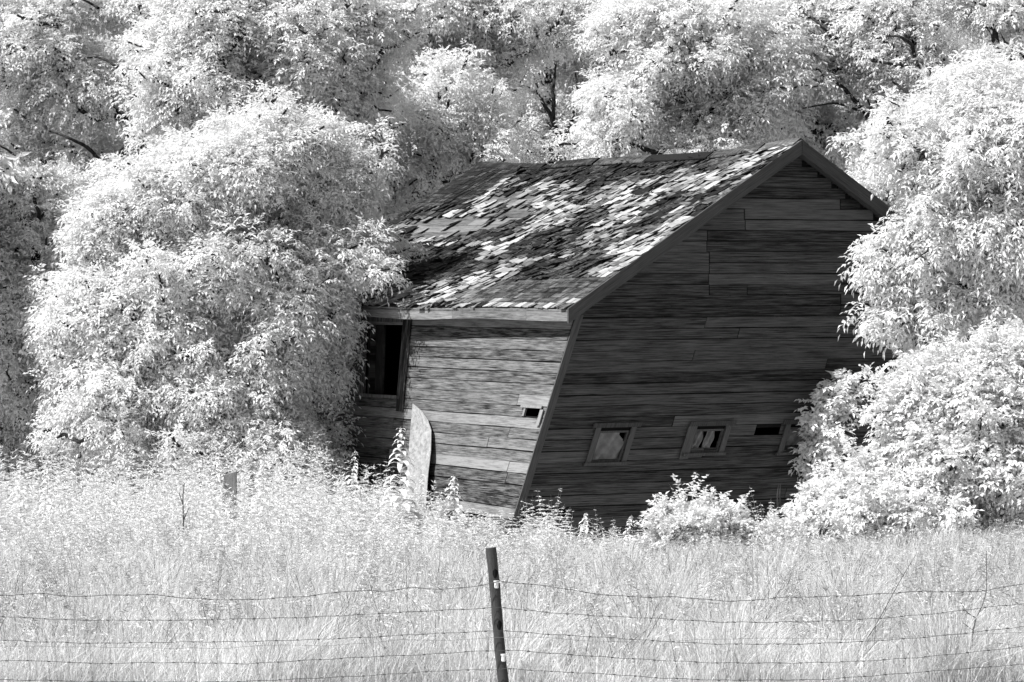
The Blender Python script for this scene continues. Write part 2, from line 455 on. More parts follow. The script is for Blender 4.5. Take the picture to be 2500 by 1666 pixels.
# soffit boards under the overhangs
def soff(u0, u1, v0, v1, name):
    mb = MB(); rings, uvs = [], []
    for u in np.linspace(u0, u1, 12):
        z = roofz(min(max(u, 0), WU), .2) - .15; d = .02
        rings.append([P(u, v0, z), P(u, v1, z), P(u, v1, z - d), P(u, v0, z - d)]); uvs.append([(u, 0), (u, .2), (u, .2), (u, 0)])
    mb.strip(rings, .3, uvs); return mb.build(name, M_trim, barn)
soff(.05, WU / 2 - .01, .002, V0 + .03, 'soffit'); soff(WU / 2 + .01, WU - .05, .002, V0 + .03, 'soffit')
# eave fascia, weathered pale, in three lengths
def fascia(u, nrm, name, mat):
    mb = MB()
    for (v0, v1, tn) in ((.0, 1.15, .5), (1.155, 3.3, .35), (3.305, 6.6, .55), (6.605, LV, .3)):
        if u > 1: tn = .3
        rings, uvs = [], []
        for v in np.linspace(v0, v1, 8):
            t = P(u, v, eave(v) - .03); wv = .012 * math.sin(v * 1.7)
            b = t - np.array([0, 0, .17 + wv])
            rings.append([t, b, b + nrm * .024, t + nrm * .024]); uvs.append([(v + tn * 30, 0), (v + tn * 30, .18), (v + tn * 30, .19), (v + tn * 30, .0)])
        mb.strip(rings, tn, uvs)
    return mb.build(name, mat, barn)
fascia(0.03, nL, 'fascia', M_fascia); fascia(WU - .03, nR, 'fascia', M_trim)

# roof: sheathing boards, shingles
h = WU / 2
def sheathing(sgn, name, seed):
    r = np.random.default_rng(seed); mb = MB(); t = 0.0; nb = 22
    for i in range(nb):
        t0, t1 = i / nb + .001, (i + 1) / nb - .004 + (.003 if i == nb - 1 else 0)
        for (v0, v1) in ((.01, 3.1 + .6 * (i % 3)), (3.11 + .6 * (i % 3), 6.6 + .4 * (i % 2)), (6.61 + .4 * (i % 2), LV - .01)):
            rings, uvs = [], []; uo = r.uniform(0, 40)
            for v in np.linspace(v0, v1, 8):
                ua, ub = (h * t0, h * t1) if sgn < 0 else (WU - h * t0, WU - h * t1)
                a = P(ua, v, roofz(ua, v) - .05); b = P(ub, v, roofz(ub, v) - .05); dn = np.array([0, 0, -.022])
                rings.append([a + dn, b + dn, b, a]); uvs.append([(v + uo, 0), (v + uo, .2), (v + uo, .2), (v + uo, 0)])
            mb.strip(rings, r.uniform(.2, .6), uvs)
    return mb
roof = sheathing(-1, 'roof', 11).build('roof', M_deck, barn)
tag(roof, 'sagging roof slope with lifted and missing shingles facing left')
roof_r = sheathing(1, 'roof', 12).build('roof', M_deck, barn)

def blob(x, y, list_):
    m = 0.0
    for (cx, cy, rx, ry, k) in list_:
        d = ((x - cx) / rx) ** 2 + ((y - cy) / ry) ** 2
        if d < 1: m = max(m, k * min(1, (1 - d) * 3))
    return m
def project(p): return 1250 + FPX * p[0] / p[1], HY - FPX * (p[2] - ZC) / p[1]
# mossy dark patches and the left tree's painted-in shadow (in roof coordinates: v along the ridge, t up the slope), and tidy areas
def inv_roof(px, py):
    best = None
    for v in np.linspace(0, LV, 60):
        for t in np.linspace(0, 1, 40):
            x, y = project(P(h * t, v, roofz(h * t, v))); d = (x - px) ** 2 + (y - py) ** 2
            if best is None or d < best[0]: best = (d, v, t)
    return best[1], best[2]
moss_shadow = []
for (px, py, rv_, rt, k) in ((1125, 430, 1.7, .30, 1.2), (1190, 405, 1.2, .14, 1.2), (1070, 475, .8, .12, 1.2), (1320, 700, 2.0, .085, .8), (1180, 715, .9, .06, .5), (1030, 650, 2.0, .12, 1), (1190, 560, 1.0, .09, .9), (1330, 590, 1.1, .10, 1), (1440, 530, .5, .06, .8), (1450, 410, 1.0, .09, 1), (1620, 395, 1.7, .08, 1), (1500, 430, 1.1, .06, .8), (1330, 410, 1.1, .06, .9), (1430, 620, .5, .08, .8), (1560, 560, .45, .05, .8), (1390, 650, .9, .05, .9), (1120, 650, 1.2, .06, .9), (1750, 400, .8, .06, .8)):
    v, t = inv_roof(px, py); moss_shadow.append((v, t, rv_, rt * 1.35, k))
tv, tt_ = inv_roof(1330, 705); tv2, tt2 = inv_roof(1120, 435)
tidy = [(tv, tt_, 2.6, .10, 1), (tv2, tt2, 1.6, .22, 1)]
bare = []
for (px, py, rv_, rt) in ((1100, 555, 1.3, .09), (1220, 530, .8, .09), (1250, 480, 1.0, .04)):
    v, t = inv_roof(px, py); bare.append((v, t, rv_, rt, 1))

def shingles(sgn, name, mat, parent, seed):
    r = np.random.default_rng(seed); mb = MB(); nc = 33; ex = 1.0 / nc; SL = math.hypot(h, 2.5)
    for c in range(nc):
        t0 = c * ex; v = -.03 + r.uniform(0, .06)
        while v < LV + .02:
            wd = min(r.uniform(.06, .20), LV + .04 - v)
            if wd < .03: break
            vc = v + wd / 2; tc = t0 + ex * .5
            td = blob(vc, tc, tidy); ms = blob(vc + .25 * mn.noise(Vector((vc * 2, tc * 14, 3))), tc + .03 * mn.noise(Vector((vc * 2, tc * 14, 9))), moss_shadow) if sgn < 0 else .4
            ba = blob(vc, tc, bare)
            nz = mn.noise(Vector((vc * .9, tc * 7, 1.5)))
            miss = .10 + .30 * max(0, nz) if td < .3 else .01
            if sgn > 0: miss *= .3
            if ba > .1: miss = .85
            if c == 0: miss *= .3
            if r.random() < miss: v += wd; continue
            rough = (1 - td) * (1.0 if sgn < 0 else .4)
            slip = r.uniform(-.10, .5) * ex * rough if r.random() < .5 else r.uniform(-.08, .08) * ex
            ln = r.uniform(1.7, 2.2) * ex
            if r.random() < .3 * rough: ln = r.uniform(1.0, 1.5) * ex
            ta, tb = t0 - slip, min(t0 - slip + ln, 1.0)
            ta = max(ta, -.012); 
            lift = .016 + abs(r.normal(0, .012)) * rough + (r.uniform(.01, .05) if r.random() < .18 * rough else 0)
            th = r.uniform(.006, .012); tw = r.normal(0, .013) * rough; skew = r.normal(0, .026) * (rough + .1)
            cup = r.normal(0, .006) * rough
            tone = r.normal(.52, .22)
            if r.random() < .13 * rough: tone = .95
            dk = mn.noise(Vector((vc * 1.1, tc * 5.5, 7.7)))
            if dk > .12 and td < .3: tone -= .6 * min(1, (dk - .12) * 8)
            dk2 = mn.noise(Vector((vc * 4.5, tc * 30, 2.2)))
            if dk2 > .15 and td < .3: tone -= .22
            ms = min(ms, 1.0)
            tone = tone * (1 - ms) + ms * r.uniform(-.12, .08)
            base = -.028
            rings, uvs = [], []
            for k, t in enumerate(np.linspace(ta, tb, 3)):
                f = 1 - k / 2.0; u = h * t if sgn < 0 else WU - h * t
                uu = min(max(u, 0), WU); zz = roofz(uu, min(max(vc, 0), LV)) + (roofz(.0, 1) - roofz(.3, 1)) / .3 * 0
                if t < 0: zz = eave(vc) + t * 2.4
                lf = base + lift * f ** 1.6 + (1 - f) * .004
                o_ = skew * (f)
                a = P(u, v + .002 + o_, zz + lf + tw * f); b = P(u, v + wd - .002 + o_, zz + lf - tw * f)
                up = np.array([0, 0, th * (.35 + .65 * f)])
                rings.append([a, b, b + up, a + up]); q = r.uniform(0, .01)
                uvs.append([(v * 1.0 + c * 3.1, t * 5), (v + wd + c * 3.1, t * 5), (v + wd + c * 3.1, t * 5), (v + c * 3.1, t * 5)])
            mb.strip(rings, tone, uvs); v += wd
    return mb.build(name, mat, parent)
shingles(-1, 'shingles', M_shingle, roof, 21)
shingles(1, 'shingles', M_shingle, roof_r, 22)
# ridge cap boards, broken into lengths
mb = MB(); r = np.random.default_rng(4)
for (v0, v1, lift, tn) in ((.0, .9, -.01, .2), (.95, 2.3, .0, .1), (2.35, 4.1, .004, -1.6), (4.15, 5.6, -.005, .1), (5.65, 6.9, .01, .0), (7.3, LV, -.01, .0)):
    for sg in (-1, 1):
        rings, uvs = [], []
        for v in np.linspace(v0, v1, 6):
            top = P(h, v, ridge(v) + .03 + lift); lo = P(h + sg * .15, v, ridge(v) + .03 + lift - .10); dn = np.array([0, 0, -.02])
            rr_ = [top, lo, lo + dn, top + dn] ; rings.append(rr_ if sg > 0 else rr_[::-1]); uvs.append([(v, 0), (v, .1), (v, .12), (v, 0)])
        mb.strip(rings, tn, uvs)
mb.build('ridge_cap', M_shingle, barn)

# collapsed splintered boards at the foot of the front corner, still hanging on the frame
mb = MB(); r = np.random.default_rng(14)
for i in range(7):
    a = np.array(LEFT(.1 + .22 * i, .12 + .03 * (i % 3))) + nL * .05; d = s * r.uniform(.2, .6) + np.array([0, 0, r.uniform(-.25, .05)]) + nL * r.uniform(0, .15)
    b = a + d; up = np.array([0, 0, .045]); n_ = nL * .012
    mb.strip([[a, a + up, a + up + n_, a + n_], [b, b + up * .4, b + up * .4 + n_, b + n_]], r.uniform(.4, .7), [[(0, 0), (0, .1), (0, .1), (0, 0)], [(.5, 0), (.5, .1), (.5, .1), (.5, 0)]])
mb.build('broken_boards', M_side, barn)

# leaning curved board against the long wall
def solid_outline(pts2, fn, th, nrm, tone, mb, cols=1):
    """pts2: closed outline as left/right pairs from bottom to top"""
    rings, uvs = [], []
    for (l, r_) in pts2:
        a, b = fn(*l), fn(*r_)
        rings.append([a, b, b + nrm * th, a + nrm * th]); uvs.append([(l[1] * .01, 0), (l[1] * .01, .3), (l[1] * .01, .3), (l[1] * .01, 0)])
    mb.strip(rings, tone, uvs)
lb = MB()
def on_lean(px, py):
    v, z = inv_side(px, py)
    f = np.clip((1.9 - z) / 2.0, 0, 1)                        # foot stands out from the wall, head touches it
    Y = P(lean(U0, v, z), v, z)[1] - .10 - .55 * f
    return PX(px, py, Y)
solid_outline([((978, 1345), (1034, 1345)), ((982, 1300), (1036, 1290)), ((990, 1230), (1041, 1230)), ((994, 1170), (1046, 1160)), ((998, 1110), (1053, 1100)), ((1001, 1070), (1054, 1050)), ((1004, 1035), (1046, 1026)), ((1006, 1010), (1030, 1003)), ((1008, 986), (1009, 986))], on_lean, .03, -np.array([.2, 1, 0]) / 1.02, .62, lb)
o = lb.build('leaning_plank', wood_mat('pale_plank', .08, .42, stretch=(3, 8), stain=.25))
tag(o, 'pale curved plank standing on end against the long barn wall', 'plank')

# stump of an old post among the weeds under the left tree
pp = []
mb = MB(); c = PX(556, 1250, 56.6); gz = float(ground_z(56.6))
rings = []; uvs = []
for i, z in enumerate(np.linspace(gz, PX(0, 1160, 56.6)[2], 6)):
    xo = .03 * (z - gz); wv = .11 - .005 * i
    top = .05 if i == 5 else 0
    rings.append([np.array([c[0] - wv + xo, 56.5, z]), np.array([c[0] + wv + xo, 56.5, z + top]), np.array([c[0] + wv + xo, 56.7, z + top]), np.array([c[0] - wv + xo, 56.7, z])])
    uvs.append([(z, 0), (z, .2), (z, .4), (z, .6)])
mb.strip(rings, .35, uvs); o = mb.build('old_post', wood_mat('grey_post', .1, .4, stain=.3))
tag(o, 'squat grey weathered post half hidden in weeds under the left tree', 'post')

# ------------------------------------------------------------------ wire fence
YF = 29.0
fence = empty('wire_fence', (PX(1225, 1666, YF)[0], YF, float(ground_z(YF))))
tag(fence, 'sagging woven wire fence with one dark leaning post in the foreground', 'fence')
gzf = float(ground_z(YF))
top = PX(1198, 1338, YF + .06); bot = PX(1229, 1666, YF + .06)
dirp = (bot - top) / (bot[2] - top[2]); foot = top + dirp * (gzf - .1 - top[2])
mb = MB(); n = 24; pts = [top + (foot - top) * t + np.array([.003 * math.sin(t * 9), 0, 0]) for t in np.linspace(0, 1, n)]
add_tube(mb, pts, [.0385 + .0015 * math.sin(i * 1.7) for i in range(n)], 12, .35)
tp = pts[0]; ring = np.array([tp + .037 * np.array([math.cos(a), math.sin(a), .18 * math.cos(a)]) for a in np.arange(12) / 12 * 2 * math.pi])
mb.add(np.vstack([ring, [tp + [0, 0, .006]]]), [[i, (i + 1) % 12, 12, 12] for i in range(12)][:0] or [[0, 1, 2, 3], [0, 3, 4, 11], [4, 5, 10, 11], [5, 6, 9, 10], [6, 7, 8, 9]], .6)
post = mb.build('post', M_post, fence, smooth=False)
post.data.polygons.foreach_set('use_smooth', [len(p.vertices) == 4 and abs(p.normal.z) < .5 for p in post.data.polygons])
for (px, py) in ((1211, 1401), (1221, 1527)):
    mb = MB(); c = PX(px - 2, py, YF + .06 - .0375)
    th = np.arange(12) / 12 * 2 * math.pi
    for k in range(1):
        ring = np.array([c + np.array([.019 * math.cos(a) * (1 + .15 * math.sin(3 * a)), .014 * abs(math.cos(a)) * (1 if math.cos(a) > 0 else .2) - .003, .033 * math.sin(a)]) for a in th])
        back = ring + [0, .012, 0]
        V = np.vstack([ring, back]); F = [[i, (i + 1) % 12, 12 + (i + 1) % 12, 12 + i] for i in range(12)] + [[11, 10, 1, 0], [10, 9, 2, 1], [9, 8, 3, 2], [8, 7, 4, 3], [7, 6, 5, 4]]
        mb.add(V, F, .5)
    mb.build('knot_hole', M_hole, post)
for (px, py) in ((1211, 1427), (1228, 1606)):
    c = PX(px + 1, py, YF + .06 - .045); mb = MB()
    add_tube(mb, [c + [0, 0, -.028], c + [0, 0, -.022], c + [0, 0, .016]], [.012, .015, .015], 8, .5)
    add_tube(mb, [c + [0, 0, .016], c + [0, 0, .026]], [.020, .020], 8, .5)
    add_tube(mb, [c + [0.01, -.004, .018], c + [.035, -.004, .014]], [.006, .006], 8, .5)
    mb.build('insulator', M_insul, post)

W1 = [(0,1454),(30,1453),(105,1449),(180,1458),(250,1453),(300,1454),(355,1451),(450,1460),(520,1464),(590,1465),(650,1462),(750,1456),(850,1443),(900,1443),(940,1444),(1003,1435),(1085,1439),(1140,1434),(1190,1427),(1218,1420),(1275,1425),(1350,1433),(1430,1447),(1500,1455),(1600,1459),(1650,1457),(1720,1464),(1785,1468),(1830,1467),(1890,1460),(2000,1457),(2080,1455),(2180,1448),(2250,1444),(2345,1446),(2400,1443),(2500,1425)]
W2 = [(0,1505),(85,1510),(180,1514),(300,1515),(450,1515),(560,1512),(740,1508),(900,1500),(1000,1494),(1195,1485),(1222,1483),(1280,1490),(1380,1499),(1500,1506),(1600,1510),(1750,1519),(1880,1520),(2050,1516),(2150,1510),(2300,1497),(2400,1484),(2500,1474)]
W3 = [(0,1563),(90,1567),(230,1571),(420,1568),(600,1567),(760,1562),(900,1556),(1000,1550),(1200,1541),(1230,1540),(1290,1545),(1340,1549),(1500,1558),(1600,1565),(1750,1573),(1950,1573),(2100,1567),(2250,1557),(2350,1547),(2500,1530)]
WE = [(0,1577),(200,1580),(430,1583),(560,1583),(650,1575),(800,1577),(900,1570),(980,1562),(1100,1564),(1200,1557),(1230,1557),(1300,1555),(1450,1566),(1600,1568),(1700,1562),(1900,1558),(2100,1562),(2250,1553),(2400,1548),(2500,1544)]
W4 = [(0,1614),(80,1613),(150,1617),(180,1617),(240,1621),(350,1618),(450,1618),(600,1621),(900,1604),(1050,1598),(1130,1592),(1205,1589),(1232,1588),(1290,1590),(1340,1595),(1500,1606),(1600,1612),(1750,1619),(1950,1619),(2100,1615),(2250,1605),(2400,1590),(2500,1578)]
W5 = [(0,1660),(150,1662),(200,1664),(450,1666),(600,1664),(900,1650),(1000,1643),(1100,1637),(1210,1635),(1240,1633),(1350,1640),(1500,1647),(1600,1655),(1750,1661),(2000,1660),(2500,1622)]
W6 = [(x, y + 42) for x, y in W5]; W7 = [(x, y + 80) for x, y in W5]
def wy(W, x): return float(np.interp(x, [p[0] for p in W], [p[1] for p in W]))
XS = np.arange(-400, 2901, 12.0)
def yoff(x): return -.0 + .01 * math.sin(x * .01) - (.0 if abs(x - 1215) > 60 else .0)
for j, W in enumerate((W1, W2, W3, W4, W5, W6, W7)):
    mb = MB(); pts = [PX(x, wy(W, x) + .8 * math.sin(x * .061 + j), YF + yoff(x)) for x in XS]
    add_tube(mb, pts, .0024 if j == 0 else .0020, 5, .5)
    # wrapped knots where the stays cross
    for x in np.arange(-400 + 20 * 0, 2900, 51.0):
        xx = x + (j - 1) * 4.2
        p = PX(xx, wy(W, xx), YF + yoff(xx)); add_tube(mb, [p + [-.010, 0, .001], p + [.010, 0, -.001]], .0042, 5, .5)
    mb.build('line_wire', M_wire, fence)
mb = MB(); add_tube(mb, [PX(x, wy(WE, x) + .5 * math.sin(x * .05), YF - .03 + .0 * x) for x in XS], .0013, 5); mb.build('electric_wire', M_estrand, fence)
r = np.random.default_rng(31)
for i, x0 in enumerate(np.arange(-400, 2900, 51.0)):
    if abs(x0 - 1215) < 20: pass
    bow = r.normal(0, 11) if r.random() < .7 else r.choice([-20, 22]); mb = MB(); pts = []
    seq = [W1, W2, W3, W4, W5, W6, W7]
    for j in range(6):
        xa, xb = x0 + (j - 1) * 4.2, x0 + j * 4.2
        ya, yb = wy(seq[j], xa), wy(seq[j + 1], xb)
        bw = bow if j == 0 else r.normal(0, 3)
        for t in np.linspace(0, 1, 7)[(0 if j == 0 else 1):]:
            pts.append(PX(xa + (xb - xa) * t + bw * math.sin(math.pi * t ** .8), ya + (yb - ya) * t, YF + yoff(x0) + .004))
    add_tube(mb, pts, .00105, 4); mb.build('stay_wire', M_estrand, fence)

# ------------------------------------------------------------------ foliage tools
def unit(a): return a / (np.linalg.norm(a, axis=-1, keepdims=True) + 1e-9)
def leaf_tris(base, d, nrm, ln, wd, bend=.25, midpos=.42):
    """each leaf: base, two sides, tip; two triangles folded along the midrib"""
    d = unit(d); side = unit(np.cross(d, nrm)); up = np.cross(side, d)
    ln = ln[:, None]; wd = wd[:, None]
    m = base + d * ln * midpos - up * ln * bend * .12
    tip = base + d * ln - up * ln * bend
    l = m + side * wd * .5 + up * wd * .14; r_ = m - side * wd * .5 + up * wd * .14
    V = np.stack([base, l, tip, r_], 1).reshape(-1, 3)
    k = np.arange(len(base))[:, None] * 4
    F = np.concatenate([k + [[0, 2, 1]], k + [[0, 3, 2]]], 1).reshape(-1, 3)
    return V, F
def sprays(O, D, L, r, nl=3, leaf=(.09, .13), aspect=.42, droop=.5, spread=.9, jitter=.35, tipface=None):
    """pinnate sprays: nl pairs of leaflets and an end one on a drooping stalk"""
    n = len(O); D = unit(D); down = np.array([0, 0, -1.0])
    side = unit(np.cross(D, np.array([0, 0, 1.0])) + r.normal(0, .25, (n, 3)))
    B, Dr, N_ = [], [], []
    for k in range(nl + 1):
        t = (k + .6) / (nl + .6)
        pos = O + D * (L * t)[:, None] + down * (L * droop * t * t)[:, None]
        ax = unit(D + down * droop * t * 1.6)
        if k == nl:
            B.append(pos); Dr.append(ax + r.normal(0, .15, (n, 3)) + down * .15); N_.append(np.cross(side, ax))
        else:
            for sg in (-1, 1):
                B.append(pos); Dr.append(ax * .55 + side * sg * spread + down * .18 + r.normal(0, jitter * .6, (n, 3))); N_.append(np.cross(side, ax) + r.normal(0, jitter, (n, 3)))
    B = np.vstack(B); Dr = np.vstack(Dr); N_ = np.vstack(N_); m = len(B)
    N_ = np.where(N_[:, 2:3] < 0, -N_, N_)
    ln = r.uniform(*leaf, m); V, F = leaf_tris(B, Dr, N_, ln, ln * aspect * r.uniform(.75, 1.25, m), bend=.22)
    tone = np.repeat(np.clip(r.normal(.6, .25, m), 0, 1), 4)
    return V, F, tone

def skeleton(base, tips, r, trunk_top, twist=.25):
    """grow limbs towards the clump centres; returns node positions, parents, radii"""
    nodes = []; par = []
    n0 = 7
    for i in range(n0):
        t = i / (n0 - 1); nodes.append(base + (trunk_top - base) * t + np.array([math.sin(t * 4 + base[0]) * .12, math.cos(t * 3 + base[0]) * .1, 0]) * t); par.append(i - 1)
    order = np.argsort(np.linalg.norm((tips - trunk_top), axis=1) + r.uniform(0, .8, len(tips)))
    for k in order:
        tp = tips[k]; A = np.array(nodes); dd = tp - A; dist = np.linalg.norm(dd, axis=1)
        cost = dist + np.where(dd[:, 2] < .1 * dist, .9 * dist, 0) + (np.arange(len(A)) < 2) * 2.0
        j = int(np.argmin(cost)); a = A[j]; prev = j
        seg = max(2, int(dist[j] / .45))
        for q in range(1, seg + 1):
            t = q / seg; p = a + (tp - a) * t + np.array([0, 0, -.18 * dist[j] * math.sin(math.pi * t) * .6]) + (r.normal(0, .05, 3) * (t < 1))
            nodes.append(p); par.append(prev); prev = len(nodes) - 1
    A = np.array(nodes); cnt = np.zeros(len(A)); kids = np.bincount([p for p in par if p >= 0], minlength=len(A))
    cnt[kids[:len(A)] == 0] = 1
    for i in range(len(A) - 1, 0, -1): cnt[par[i]] += cnt[i]
    return A, np.array(par), cnt
def skel_mesh(A, par, cnt, r0, sides=5):
    V, F = [], []; rad = np.minimum(r0 * np.sqrt(np.maximum(cnt, .5)), .115)
    i = np.arange(1, len(A)); a = A[par[i]]; b = A[i]; d = unit(b - a)
    ref = np.where(np.abs(d[:, 2:3]) > .85, np.array([[1., 0, 0]]), np.array([[0, 0, 1.]]))
    x = unit(np.cross(d, ref)); y = np.cross(d, x); th = np.arange(sides) / sides * 2 * np.pi
    cs = np.cos(th)[None, :, None] * x[:, None] + np.sin(th)[None, :, None] * y[:, None]
    ra = np.minimum(rad[par[i]], rad[i] * 1.35)[:, None, None]; rb = rad[i][:, None, None]
    V = np.concatenate([a[:, None] + cs * ra, b[:, None] + cs * rb + d[:, None] * rb * .3], 1).reshape(-1, 3)
    k = (np.arange(len(i)) * 2 * sides)[:, None, None]; j = np.arange(sides)
    F = (k + np.stack([j, (j + 1) % sides, sides + (j + 1) % sides, sides + j], -1)[None]).reshape(-1, 4)
    return np_mesh('limbs', V, F, smooth=True)

def tree(name, label, lobes, Y, base_px, seed, cat='tree', carve=-.07, sat=.4, group=None, dY=None, clump=.36, spacing=.44, per=56, leaf=(.09, .14), aspect=.42, mat=None, r0=.016, top_px=None, limbs=(), limb_y=-1.0,
         trunk=True, droop=.32, nl=3, spray=(.16, .30), fill=.35, base=None, upbias=.12):
    """lobes: (px, py, rx_px, rz_px[, dy_m, ry_m]) ellipsoids of the crown at depth Y"""
    r = np.random.default_rng(seed); C, Rr = [], []
    E = []
    for lb_ in lobes:
        px, py, rx, rz_ = lb_[:4]; off = lb_[4] if len(lb_) > 4 else 0.0; c = PX(px, py, Y + off); sx = (Y + off) / FPX
        ry = lb_[5] if len(lb_) > 5 else rx * sx * .85
        E.append((c, np.array([rx * sx, ry, rz_ * sx])))
    clumps = []; crad = []
    LP_ = [np.stack([np.interp(np.linspace(0, 1, 20), np.linspace(0, 1, len(l_)), [p_[a_] for p_ in l_]) for a_ in (0, 1)], -1) for (l_, _r) in limbs if _r > .022]
    for (c, R_) in E:
        R_ = R_ * np.array([1.08, 1.08, 1.08]); cl_ = min(clump, .75 * float(R_.min()))
        Ri = np.maximum(R_ - cl_ * .7, .06); sp = spacing * (.55 + .45 * cl_ / clump)
        vol = 4.19 * np.prod(Ri + sp * .3); n = int(vol / sp ** 3 * 1.15) + 4; tries = 0; got = []
        while len(got) < n and tries < n * 16:
            tries += 1; d = unit(r.normal(0, 1, 3)); rad = r.uniform(fill ** 3, 1) ** (1 / 3.)
            q = c + d * Ri * rad * (r.uniform(.8, 1.08) if r.random() < .75 else r.uniform(1.08, 1.3))
            if q[2] < ground_z(q[1]) + .25: continue
            if LP_:
                sx_, sy_ = 1250 + FPX * q[0] / q[1], HY - FPX * (q[2] - ZC) / q[1]
                if q[1] < Y + limb_y + .5 and any(np.min(np.hypot(Pl[:, 0] - sx_, Pl[:, 1] - sy_)) < 17 for Pl in LP_): continue
            if carve > -9 and float(R_.min()) > .32 and mn.noise(Vector(q * (1.0, 1.0, 1.15)) * .8 + Vector((seed, 0, 0))) < carve: continue
            if all(np.linalg.norm(q - o_) > sp * .66 for o_ in clumps[-500:]): clumps.append(q); crad.append(cl_); got.append(q)
    mid_ = np.mean(clumps, 0)
    for q_, c_ in list(zip(clumps, crad)):
        if r.random() < sat:
            d = unit(unit(q_ - mid_) * [1, 1, .7] + r.normal(0, .55, 3) + [0, 0, .12]); dist = c_ * r.uniform(.9, 1.3)
            for f_ in (.5, .36, .26)[:r.integers(1, 4)]:
                p_ = q_ + d * dist + [0, 0, -.1 * dist]; clumps.append(p_); crad.append(c_ * f_); dist += c_ * f_ * 1.3
    crad = np.array(crad)
    T = np.array(clumps)
    bb = PX(base_px, 0, Y) if base is None else np.array([base[0], base[1], 0.]); bb[2] = float(ground_z(bb[1])) - .1
    top = T.mean(0) * [.8, .8, .9] + bb * [.2, .2, .1]; top[2] = max(top[2], bb[2] + 1.0 if trunk else bb[2] + .4)
    if top_px is not None: top = PX(*top_px, Y)
    A, par, cnt = skeleton(bb, T, r, top)
    root = empty(name, tuple(bb)); tag(root, label, cat, group)
    link('trunk', skel_mesh(A, par, cnt, r0), M_bark, root)
    for (l_, rr_) in limbs:
        lm = MB(); k_ = len(l_) * 4; tq = np.linspace(0, 1, len(l_)); tt = np.linspace(0, 1, k_)
        xy = np.stack([np.interp(tt, tq, [p_[a_] for p_ in l_]) for a_ in (0, 1)], -1)
        xy[1:-1] = (xy[:-2] + xy[1:-1] * 2 + xy[2:]) / 4
        add_tube(lm, [PX(a_[0] + r.normal(0, 1.2), a_[1], Y + limb_y + .25 * math.sin(i_ * .5)) for i_, a_ in enumerate(xy)], np.linspace(rr_, rr_ * .35, k_), 7, .4)
        lm.build('branch', M_bark, root, smooth=True)
    # sprays around every clump
    n = len(T); ns = (r.poisson(per, n).clip(per // 2, per * 2) * np.clip((crad / clump) ** 1.6, .12, 1)).astype(int) + 2; idc = np.repeat(np.arange(n), ns); m = len(idc)
    cr = np.repeat(crad * r.uniform(.55, 1.3, n), ns)
    el = np.repeat(unit(r.normal(0, 1, (n, 3))), ns, 0)          # every clump stretched its own way
    d = unit(r.normal(0, 1, (m, 3)) + [0, 0, upbias]); d = d + el * (d * el).sum(1, keepdims=True) * .5; sq = np.array([1.05, 1.05, .85])
    O = T[idc] + d * sq * (cr * r.uniform(.35, 1.0, m) ** .6)[:, None]
    ctr = T.mean(0); outw = unit(T[idc] - ctr)
    D = d * [1, 1, .8] + outw * .35 + r.normal(0, .6, (m, 3)) + [0, 0, .05]
    L_ = r.uniform(*spray, m)
    V, F, tone = sprays(O, D, L_, r, nl=nl, leaf=leaf, aspect=aspect, droop=droop)
    ct = np.tile(np.repeat(np.repeat(r.normal(0, .10, n), ns), 4), 2 * nl + 1)
    link('crown', np_mesh('crown', V, F, np.clip(tone + ct, 0, 1)), mat or M_leaf, root)
    return root, len(V) // 4

def weed_mesh(O, H, r, pairs=9, leaf=.10, lean_=.12, whorl=False, asp=.3, open_=False, t0=None, stem_tone=.2, leaf_tone=.65):
    """upright stems with drooping opposite leaves, smaller towards the tip"""
    n = len(O); ln_dir = r.normal(0, lean_, (n, 2)); B, Dv, Nn, Ls = [], [], [], []
    a0 = r.uniform(0, 6.28, n)
    def at(t): 
        return O + np.stack([ln_dir[:, 0] * H * t * t, ln_dir[:, 1] * H * t * t, H * t], -1)
    for k in range(pairs):
        t = t0 + (1 - t0) * (k + r.uniform(0, .5, n)) / pairs if t0 is not None else (.1 if open_ else .25) + (.9 if open_ else .75) * (k + r.uniform(0, .5, n)) / pairs; p = at(t)
        for q in range(4 if whorl else 3):
            an = a0 + k * 1.1 + q * (2 * np.pi / (4 if whorl else 3)) + r.normal(0, .25, n)
            d = np.stack([np.cos(an), np.sin(an), r.uniform(-.1, 1.0, n) if not whorl else r.uniform(.1, .5, n)], -1)
            B.append(p); Dv.append(d); Nn.append(np.tile([0, 0, 1.0], (n, 1)) + r.normal(0, .2 if whorl else .7, (n, 3))); Ls.append(leaf * (1.1 - (.4 if open_ else .75) * t) * r.uniform(.7, 1.3, n))
    B = np.vstack(B); Dv = np.vstack(Dv); Nn = np.vstack(Nn); Ls = np.concatenate(Ls)
    V, F = leaf_tris(B, Dv, Nn, Ls, Ls * asp * r.uniform(.8, 1.2, len(Ls)), bend=.45)
    # stems as thin 3-sided ribbons
    k = 5; ts = np.linspace(0, 1, k); th = np.arange(3) * 2.094
    SV = np.stack([np.stack([at(t) + .0045 * (1.1 - t) * np.array([math.cos(a), math.sin(a), 0]) for a in th], 1) for t in ts], 1)  # n,k,3,3
    SV = SV.reshape(-1, 3); F2 = []
    base = (np.arange(n) * k * 3)[:, None]
    for i in range(k - 1):
        for j in range(3):
            a, b = i * 3 + j, i * 3 + (j + 1) % 3
            F2.append(base + [[a, b, b + 3]]); F2.append(base + [[a, b + 3, a + 3]])
    F2 = np.vstack(F2) + len(V)
    tone = np.concatenate([np.repeat(np.clip(r.normal(leaf_tone, .22, len(B)), 0, 1), 4), np.full(len(SV), stem_tone)])
    return np.vstack([V, SV]), np.vstack([F, F2]), tone

total = 0
def T_(*a, **k):
    global total
    root, n = tree(*a, **k); total += n; return root

